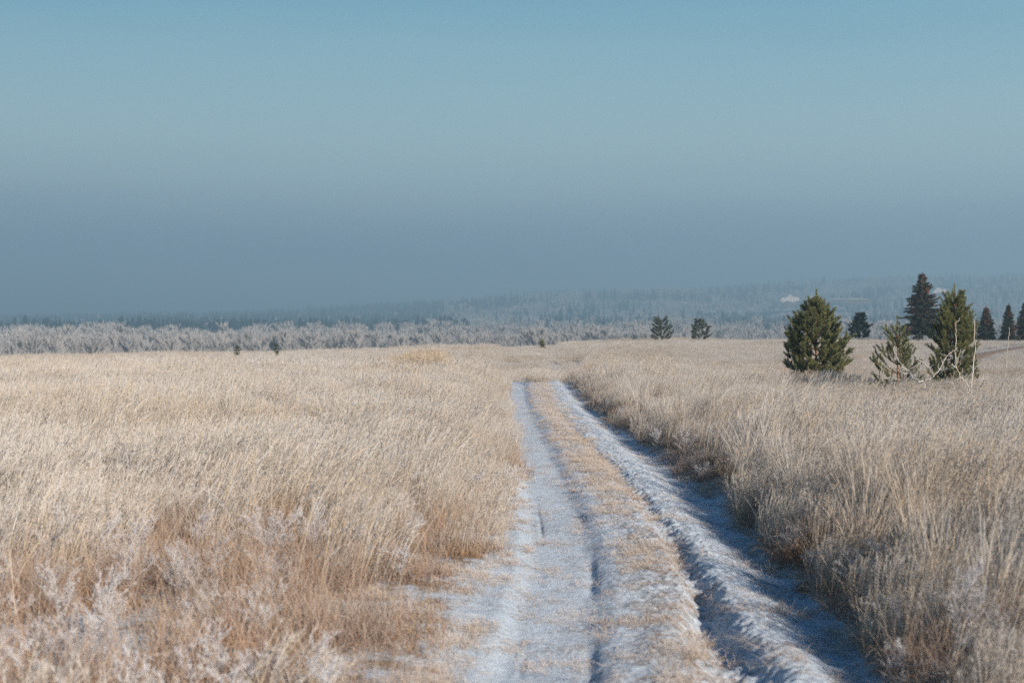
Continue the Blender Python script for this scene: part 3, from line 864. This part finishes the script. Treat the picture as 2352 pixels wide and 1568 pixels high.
def spruce(label, px, py, Wd, seed, Yd, cones=0, dens=1.):
    ms = make_spruce(top_h(px, py, Yd), Wd, seed, cones, dens)
    t = plant('spruce_tree', label, 'spruce tree', px, Yd, ms[:2], (M['bark'], M['spruce']))
    if cones:
        o = link('cones', ms[2], M['cone'], t); o['kind'] = 'stuff'; o['label'] = 'reddish brown cones hanging in the upper crown'
spruce('large dark conical spruce with rusty cones behind the young pines', 2118, 624, 3.9, 5, 100, 1., 1.25)
spruce('small dark spruce with reddish cones just right of the tall narrow pine', 2265, 702, 1.75, 6, 104, .8)
spruce('slim dark spruce between the reddish one and the one cut by the right edge', 2316, 696, 1.35, 7, 104, 0)
spruce('dark spruce cut off by the right edge of the photo', 2354, 692, 1.7, 8, 102, 0)

# ------------------------------------------------------------------ frosted bare sapling and dry stalks in front of the pines
def twig_tree(base, targets, w0=.016, seed=1):
    """bare shrub: hand-placed limbs given as photo polylines at one distance, fine twigs grown on them"""
    rs = random.Random(seed); mb = MB()
    for P, r0, r1, tw in targets:
        P = np.array(P, float)
        t = np.linspace(0, len(P) - 1, 5 * len(P))
        Q = np.stack([np.interp(t, range(len(P)), P[:, k]) for k in range(3)], 1)
        for _ in range(3): Q[1:-1] = (Q[:-2] + 2 * Q[1:-1] + Q[2:]) / 4
        Q[1:-1] += np.array([[rs.gauss(0, .008), rs.gauss(0, .008), rs.gauss(0, .008)] for _ in range(len(Q) - 2)])
        tube(mb, Q, np.linspace(r0, r1, len(Q)), 5)
        nf = 220
        qi = rng.integers(1, len(Q) - 1, nf); fr = rng.random((nf, 1))
        spikes(mb, Q[qi] * (1 - fr) + Q[qi + 1] * fr, rng.normal(0, 1, (nf, 3)), rng.uniform(.012, .03, nf), .004, .5)
        for k in range(int(tw * 1.2)):
            i = rs.randrange(len(Q) // 3, len(Q)); d = np.array([rs.gauss(0, 1), rs.gauss(0, 1), rs.gauss(.25, .7)]); d /= np.linalg.norm(d)
            l = rs.uniform(.08, .30)
            mid = Q[i] + d * l * .5 + np.array([rs.gauss(0, .02), 0, rs.gauss(0, .02)])
            tube(mb, [Q[i], mid, Q[i] + d * l + np.array([0, 0, .04])], [.006, .005, .0035], 3)
    m = mb.mesh('branches', True)
    m.transform(Matrix.Translation((-base[0], -base[1], -base[2])))
    return m
def poly(pts, Y0, dy=0.):
    out = []
    for k, (px, py) in enumerate(pts):
        Yk = Y0 + dy * k / max(1, len(pts) - 1)
        out.append(at(px, Yk, py))
    return out
Y0 = 27.
b0 = at(2132, Y0)
lim = [(poly([(2132, 960), (2130, 915), (2128, 885), (2105, 870), (2072, 842), (2055, 810), (2050, 795)], Y0, .5), .0095, .0045, 9),
       (poly([(2128, 885), (2160, 880), (2205, 875), (2222, 868), (2240, 845), (2262, 815)], Y0, -.6), .0085, .0045, 9),
       (poly([(2110, 878), (2140, 868), (2158, 850), (2170, 825), (2180, 812), (2200, 798)], Y0, .7), .0085, .0045, 9),
       (poly([(2080, 872), (2045, 868), (2012, 860)], Y0, .3), .009, .005, 8),
       (poly([(2120, 890), (2180, 905), (2220, 905)], Y0, -.4), .010, .005, 7),
       (poly([(2158, 850), (2185, 845), (2205, 830), (2215, 818)], Y0, -.4), .009, .006, 6),
       (poly([(2072, 842), (2090, 852), (2112, 876)], Y0, .2), .009, .006, 5),
       (poly([(2100, 815), (2125, 838), (2142, 848)], Y0, .6), .009, .006, 5),
       (poly([(2132, 930), (2115, 915), (2080, 905), (2052, 890)], Y0, -.5), .009, .005, 6)]
t = thing('bare_sapling', 'crooked low bare sapling white with frost in front of the two right pines', 'sapling', b0)
link('branches', twig_tree(b0, lim, seed=3), M['hoar'], t)
b1 = at(2240, Y0 - 1)
lim = [(poly([(2240, 1010), (2243, 950), (2238, 915), (2222, 880), (2205, 862), (2197, 845), (2194, 815), (2197, 780), (2195, 740)], Y0 - 1, .3), .010, .0055, 4),
       (poly([(2238, 915), (2232, 890), (2236, 850), (2240, 800), (2238, 735)], Y0 - 1, .5), .010, .0055, 2),
       (poly([(2238, 915), (2250, 890), (2262, 872)], Y0 - 1, -.3), .009, .006, 6)]
t = thing('bare_sapling', 'taller bare sapling with two straight upright white stems before the tall narrow pine', 'sapling', b1)
link('branches', twig_tree(b1, lim, seed=9), M['hoarwarm'], t)
b2 = at(2312, 40)
t = thing('dry_stalk', 'single thin pale dry stalk standing before the slim spruce at the right edge', 'stalk', b2)
link('stem', twig_tree(b2, [(poly([(2308, 905), (2310, 850), (2316, 790), (2318, 752)], 40), .010, .006, 2)], seed=4), M['hoarwarm'], t)

# ------------------------------------------------------------------ frosted deciduous trees beyond the field
def make_frosted(H, Wd, seed, ntw=1500, tw=.085):
    global rng
    st = rng; rng = np.random.default_rng(seed)
    tr = MB(); fo = MB(); tips = []
    ns = int(rng.integers(2, 5))
    for s in range(ns):
        a = rng.random() * 6.28; off = np.array([math.cos(a), math.sin(a), 0]) * .15 * Wd * .5
        lean = off * rng.uniform(.5, 1.6)
        Hs = H * rng.uniform(.78, 1.)
        zz = np.linspace(0, 1, 9)
        P = np.array([off * .6 + lean * z ** 1.3 + np.array([rng.normal(0, .05), rng.normal(0, .05), -.3 + z * Hs]) for z in zz])
        tube(tr, P, np.linspace(.14, .02, 9) * H / 10, 5)
        for k in range(26):
            q = rng.uniform(.12, .97); ii = min(7, int(q * 8)); p = P[ii] + (P[ii + 1] - P[ii]) * (q * 8 - ii)
            a = rng.random() * 6.28; e = rng.uniform(.5, 1.15)
            Lb = Wd * .5 * rng.uniform(.5, 1.05) * (1.15 - q * .75)
            P2 = [p]
            for i in range(4):
                e += .07
                P2.append(P2[-1] + np.array([math.cos(a) * math.cos(e), math.sin(a) * math.cos(e), math.sin(e)]) * Lb / 2.6)
            P2 = np.array(P2); tube(tr, P2, np.linspace(.05, .012, 5) * H / 10, 3)
            tips.append(P2)
    for q_ in tr.A: q_[:, 0] *= .45
    T_ = np.array(tips); n = ntw
    b = rng.integers(0, len(T_), n); q = rng.uniform(.1, 4, n); ii = q.astype(int).clip(0, 3); fr = (q - ii)[:, None]
    base = T_[b, ii] * (1 - fr) + T_[b, ii + 1] * fr
    d = T_[b, ii + 1] - T_[b, ii]; d /= np.linalg.norm(d, axis=1)[:, None]
    dirs = d + rng.normal(0, .30, (n, 3)) + np.array([0, 0, 1.05])
    spikes(fo, base, dirs, rng.uniform(.5, 1.3, n) * H / 10, tw * H / 10, rng.random(n), 0, .3, 1.)
    A = fo.A[-1].reshape(-1, 3, 3)
    A[:, :, 0] = np.clip((base[:, 2] / H)[:, None] * .9 + np.array([0, 0, .25]), 0, 1)
    sc = H / max(v[:, 2].max() for v in fo.V)
    m1, m2 = tr.mesh('trunk'), fo.mesh('crown')
    m1.transform(Matrix.Diagonal((1, 1, sc, 1))); m2.transform(Matrix.Diagonal((1, 1, sc, 1)))
    m1.materials.append(M['frtree']); m2.materials.append(M['frtree'])
    rng = st
    return m1, m2

FT = [make_frosted(10, w, 200 + k, 6500, .050) for k, w in enumerate((5.5, 6.5, 4.8, 7.5, 5.8, 4.0))]
rt = np.random.default_rng(77)
line_px = [0, 40, 120, 200, 260, 330, 430, 520, 590, 700, 800, 900, 950, 1000, 1060, 1130, 1180, 1240, 1300, 1360, 1420, 1480, 1500]
line_py = [768, 752, 750, 762, 756, 752, 750, 754, 750, 748, 748, 752, 758, 748, 752, 752, 744, 740, 748, 742, 744, 748, 756]
px = -90.
k = 0
while px < 1500:
    Yt = rt.uniform(330, 440)
    X0 = (px - CX) / F * Yt
    me = FT[rt.integers(0, len(FT))]
    row = np.interp(px, line_px, line_py) + abs(rt.normal(0, 7)) + 5 * math.sin(px * .045) + 3 * math.sin(px * .13)
    H = max(5., top_h(px, row, Yt))
    where = 'at the far left beyond the field' if px < 430 else ('left of the track beyond the field' if px < 950 else 'in the middle beyond the field')
    kind = 'bare tree white with hoar frost in the row ' + where
    x, y, z = at(px, Yt)
    t = thing('frosted_tree', kind, 'tree', (x, y, z), 'frosted trees in the row ' + where)
    a = rt.random() * 6.28; sc = H / 10; ws = rt.uniform(.9, 1.5)
    t.rotation_euler = (0, 0, a); t.scale = (sc * ws, sc * ws, sc)
    link('trunk', me[0], None, t); link('crown', me[1], None, t)
    px += rt.uniform(9, 19)
    k += 1
print('frosted trees', k)

def joined(m1, m2, name):
    a, b = m1, m2
    def arr(m):
        V = np.zeros(len(m.vertices) * 3); m.vertices.foreach_get('co', V); V = V.reshape(-1, 3)
        A = np.zeros(len(m.vertices) * 3); m.attributes['gd'].data.foreach_get('vector', A); A = A.reshape(-1, 3)
        f3 = [tuple(p.vertices) for p in m.polygons]
        return V, A, f3
    Va, Aa, Fa = arr(a); Vb, Ab, Fb = arr(b)
    F3 = [f for f in Fa if len(f) == 3] + [tuple(i + len(Va) for i in f) for f in Fb if len(f) == 3]
    F4 = [f for f in Fa if len(f) == 4] + [tuple(i + len(Va) for i in f) for f in Fb if len(f) == 4]
    return new_mesh(name, np.concatenate([Va, Vb]), [np.array(x) for x in (F3, F4) if x], np.concatenate([Aa, Ab]))

def far_conifer(seed, H=15, Wd=4.5, n=420):
    global rng
    st = rng; rng = np.random.default_rng(seed)
    mb = MB()
    tube(mb, [(0, 0, -1), (0, 0, H * .5), (0, 0, H - .5)], [.22, .14, .03], 4)
    z = rng.uniform(.12, 1, n) ** 1.0 * H * .97; a = rng.random(n) * 6.28
    r = Wd / 2 * (1 - z / H) ** .75 * rng.uniform(.25, .8, n)
    base = np.stack([r * np.cos(a), r * np.sin(a), z], 1)
    dirs = np.stack([np.cos(a), np.sin(a), rng.normal(-.15, .35, n)], 1)
    spikes(mb, base, dirs, rng.uniform(.6, 1.5, n) * (1.15 - .7 * z / H), .55, rng.random(n))
    m = mb.mesh('far_conifer'); rng = st
    return m

def wedge(n, Y0, Y1, u0, u1, pw=1.):
    Y = Y0 + (Y1 - Y0) * rng.random(n) ** pw
    u = rng.uniform(u0, u1, n)
    return u * Y, Y, u

def forest(name, X, Y, meshes, m, h0, h1, base, label, cat):
    n = len(X); pts = np.stack([X, Y, height(X, Y) - .3], -1)
    s = rng.uniform(h0, h1, n) / base * (1 + .32 * fbm(X / 55, Y / 90, 3, 141))
    w = s * rng.uniform(.85, 1.35, n)
    o = scatter(name, pts, np.stack([0 * X, 0 * X, rng.random(n) * 6.28], -1), np.stack([w, w, s], -1), rng.integers(0, len(meshes), n), meshes, m)
    stuff(o, label, cat)
    return o

FJ = [joined(*make_frosted(10, w, 300 + k, 700, .20), 'frosted_far') for k, w in enumerate((6.5, 7.5, 5.5))]
# frosted belt filling in behind the single trees, then thinning out up the hill
X1, Y1, _ = wedge(1500, 440, 700, -.44, .44)
X2, Y2, u2 = wedge(6500, 700, 1800, -.44, .46)
X3, Y3, u3 = wedge(9500, 1800, 2850, -.44, .46)
bluff = lambda X, Y, u: ((Y > 1380) & (Y < 1560) & (((CX + F * u > 1770) & (CX + F * u < 1905)) | ((CX + F * u > 2120) & (CX + F * u < 2200))))
def is_con(X, Y, u):
    n = fbm(X / 130, Y / 200, 3, 121)
    return (n > -.05) & (Y > 780)
X = np.concatenate([X1, X2, X3]); Y = np.concatenate([Y1, Y2, Y3]); u = X / Y
c = is_con(X, Y, u) & ((u > -.02) | (Y > 1000)) | ((u < -.05) & (Y > 830))
c &= rng.random(len(X)) > .12
gapm = bluff(X, Y, u)
sel = ~c & ~gapm & ~((Y > 740) & (u < -.05) & (rng.random(len(X)) < .7))
forest('frosted_forest', X[sel], Y[sel], FJ, M['frtree'], 7, 13, 10, 'hazy belt of white frosted woodland across the valley', 'woodland')
sel = c & ~gapm
FC = [far_conifer(400 + k) for k in range(4)]
Xa, Ya, ua = wedge(1700, 840, 1060, -.46, -.03)      # the dark conifer line on the left
ka = fbm(Xa / 45, Ya / 60, 3, 131) > -.34
Xa, Ya = Xa[ka], Ya[ka]
Xc, Yc = np.concatenate([X[sel], Xa]), np.concatenate([Y[sel], Ya])
forest('conifer_forest', Xc, Yc, FC, M['farcon'], 8, 14, 15, 'blue hazy conifer forest covering the far side of the valley', 'forest')
print('forest', len(X), len(Xc))

# pale bare bluffs on the far hill
def bluff_mesh(px0, px1, py0, py1, Yb, seed):
    """a steep bare earth slope with an irregular outline, leaning back against the hill"""
    rs = np.random.default_rng(seed); n, m = 34, 12
    i, j = np.meshgrid(np.linspace(0, 1, n), np.linspace(0, 1, m))
    ii = np.linspace(0, 1, n)
    taper = np.sin(np.pi * np.clip(ii, .0, 1.)) ** .45
    tp = np.interp(ii, np.linspace(0, 1, 8), rs.uniform(.55, 1., 8)) * taper
    bt = np.interp(ii, np.linspace(0, 1, 7), rs.uniform(0., .42, 7)) * taper
    mid_ = np.interp(ii, np.linspace(0, 1, 4), rs.uniform(.42, .58, 4))
    jj = (mid_ - (mid_ - bt) * taper)[None] * (1 - j) + (mid_ + (tp - mid_) * taper)[None] * j
    px = px0 + (px1 - px0) * i + 5 * (jj - .5)
    Y = Yb + 42 * jj + rs.normal(0, .8, i.shape)
    X = (px - CX) / F * Y; Z = CAMZ - ((py1 + (py0 - py1) * jj) - HY) / F * Y
    f = []
    V = np.stack([X, Y, Z], -1).reshape(-1, 3)
    k = np.arange(n * m).reshape(m, n)
    fr = np.stack([k[:-1, :-1], k[:-1, 1:], k[1:, 1:], k[1:, :-1]], -1).reshape(-1, 4)
    # give it real depth: the same sheet again 30 m behind, closed at the rim
    Vb = V + np.array([0, 30., -4.]); nb = len(V)
    rim = list(k[0]) + list(k[1:, -1]) + list(k[-1, ::-1][1:]) + list(k[::-1, 0][1:-1])
    side = [(rim[q], rim[(q + 1) % len(rim)], rim[(q + 1) % len(rim)] + nb, rim[q] + nb) for q in range(len(rim))]
    Vb[:, 2] -= 2
    me = new_mesh('bluff', np.concatenate([V, Vb]), [np.concatenate([fr, fr[:, ::-1] + nb, np.array(side)])], None, False)
    return me
M['bluff'] = simple('bare_frosted_earth', (.80, .66, .56), (.66, .53, .44), .02)
for (a, b_, c0, c1, Yb, sd, lab) in ((1790, 1842, 674, 697, 1500, 1, 'pale bare slope patch on the far hill left of the dense pine tip'),
                                 (1856, 1884, 675, 692, 1500, 2, 'small pale bare slope on the far hill behind the dense pine tip'),
                                 (1890, 2010, 684, 688, 1500, 4, 'thin pale line of open ground across the far wooded hill'),
                                 (2140, 2180, 657, 676, 1500, 3, 'pale bare slope on the far hill behind the big spruce')):
    o = link('bluff', bluff_mesh(a, b_, c0, c1, Yb, sd), M['bluff'])
    struct(o, lab, 'slope')

# ------------------------------------------------------------------ air
m, t = mat('haze_air')
vol = t.n('ShaderNodeVolumePrincipled', {'Color': (.50, .75, .90, 1), 'Density': .00096, 'Anisotropy': .15})
t.n('ShaderNodeOutputMaterial', {'Volume': vol.outputs[0]})
x0, x1, y0, y1, z0, z1 = -5600, 5600, -70, 7300, -40, 112
V = np.array([(x, y, z) for z in (z0, z1) for y in (y0, y1) for x in (x0, x1)], float)
f = np.array([(0, 2, 3, 1), (4, 5, 7, 6), (0, 1, 5, 4), (2, 6, 7, 3), (0, 4, 6, 2), (1, 3, 7, 5)])
hz = link('haze', new_mesh('haze', V, f), m)
stuff(hz, 'blue grey winter haze over the whole landscape', 'haze')

# ------------------------------------------------------------------ light
SUN_EL, SUN_AZ = math.radians(26), math.radians(136)     # azimuth clockwise from the view direction (+Y)
sd = Vector((math.sin(SUN_AZ) * math.cos(SUN_EL), math.cos(SUN_AZ) * math.cos(SUN_EL), math.sin(SUN_EL)))
ld = D.lights.new('sun', 'SUN'); ld.energy = 5.0; ld.angle = math.radians(.5); ld.color = (1., .90, .78)
lo = D.objects.new('sun', ld); C.objects.link(lo); lo.rotation_euler = sd.to_track_quat('Z', 'Y').to_euler(); lo.location = (30, -10, 30)

w = D.worlds.new('World'); scene.world = w; w.use_nodes = True
t = NT(w.node_tree)
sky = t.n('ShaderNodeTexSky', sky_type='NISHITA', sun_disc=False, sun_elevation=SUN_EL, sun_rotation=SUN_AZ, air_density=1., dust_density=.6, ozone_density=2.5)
gen = t.n('ShaderNodeTexCoord').outputs['Generated']
sp = t.n('ShaderNodeSeparateXYZ', {0: gen})
el = sp.outputs[2]
smp = t.n('ShaderNodeMapping', {'Vector': gen, 'Scale': (1., 1., 9.)})
wav = t.math('MULTIPLY', t.math('SUBTRACT', t.noise(smp.outputs[0], 2.2, 3.), .5), .035)      # uneven top of the haze bank
ramp = t.n('ShaderNodeValToRGB', {0: t.math('MULTIPLY', t.math('ADD', el, wav), 1 / .5)})
cr = ramp.color_ramp; cr.interpolation = 'B_SPLINE'
def srgb(r, g, b):
    return tuple((c / 12.92 if c <= .04045 else ((c + .055) / 1.055) ** 2.4) for c in (r / 255, g / 255, b / 255)) + (1,)
EXP = 2 ** .48
stops = [(0., (112, 142, 160)), (.08, (116, 145, 166)), (.13, (134, 162, 180)), (.18, (163, 188, 198)), (.24, (172, 201, 208)), (.32, (157, 196, 208)), (.45, (114, 172, 198)), (.75, (80, 140, 180)), (1., (60, 120, 170))]
for k, (p, c) in enumerate(stops):
    e = cr.elements[k] if k < 2 else cr.elements.new(p)
    e.position = p; cc = srgb(*c); e.color = (cc[0] / EXP, cc[1] / EXP, cc[2] / EXP, 1)
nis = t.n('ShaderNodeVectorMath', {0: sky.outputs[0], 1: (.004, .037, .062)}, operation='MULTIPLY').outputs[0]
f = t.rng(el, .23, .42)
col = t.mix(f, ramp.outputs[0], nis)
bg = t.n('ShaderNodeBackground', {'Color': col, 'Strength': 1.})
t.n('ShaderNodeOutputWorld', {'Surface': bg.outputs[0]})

# ------------------------------------------------------------------ camera
cd = D.cameras.new('camera'); cd.lens = 50; cd.sensor_width = 36; cd.clip_end = 12000; cd.clip_start = .1
cd.dof.use_dof = True; cd.dof.focus_distance = 24; cd.dof.aperture_fstop = 2.4
co = D.objects.new('camera', cd); C.objects.link(co)
co.location = (0, 0, CAMZ + float(macro(0, 0)))
co.rotation_euler = (math.radians(90) - math.atan((784 - HY) / F), 0, 0)
scene.camera = co

scene.view_settings.view_transform = 'Standard'; scene.view_settings.look = 'None'
scene.view_settings.exposure = .48; scene.view_settings.gamma = 1
cy = scene.cycles
cy.max_bounces = 6; cy.diffuse_bounces = 3; cy.transmission_bounces = 3; cy.volume_bounces = 0; cy.transparent_max_bounces = 4
cy.use_denoising = False
scene.render.filter_size = 1.5 if hasattr(scene.render, 'filter_size') else 1.5
cy.caustics_reflective = False; cy.caustics_refractive = False
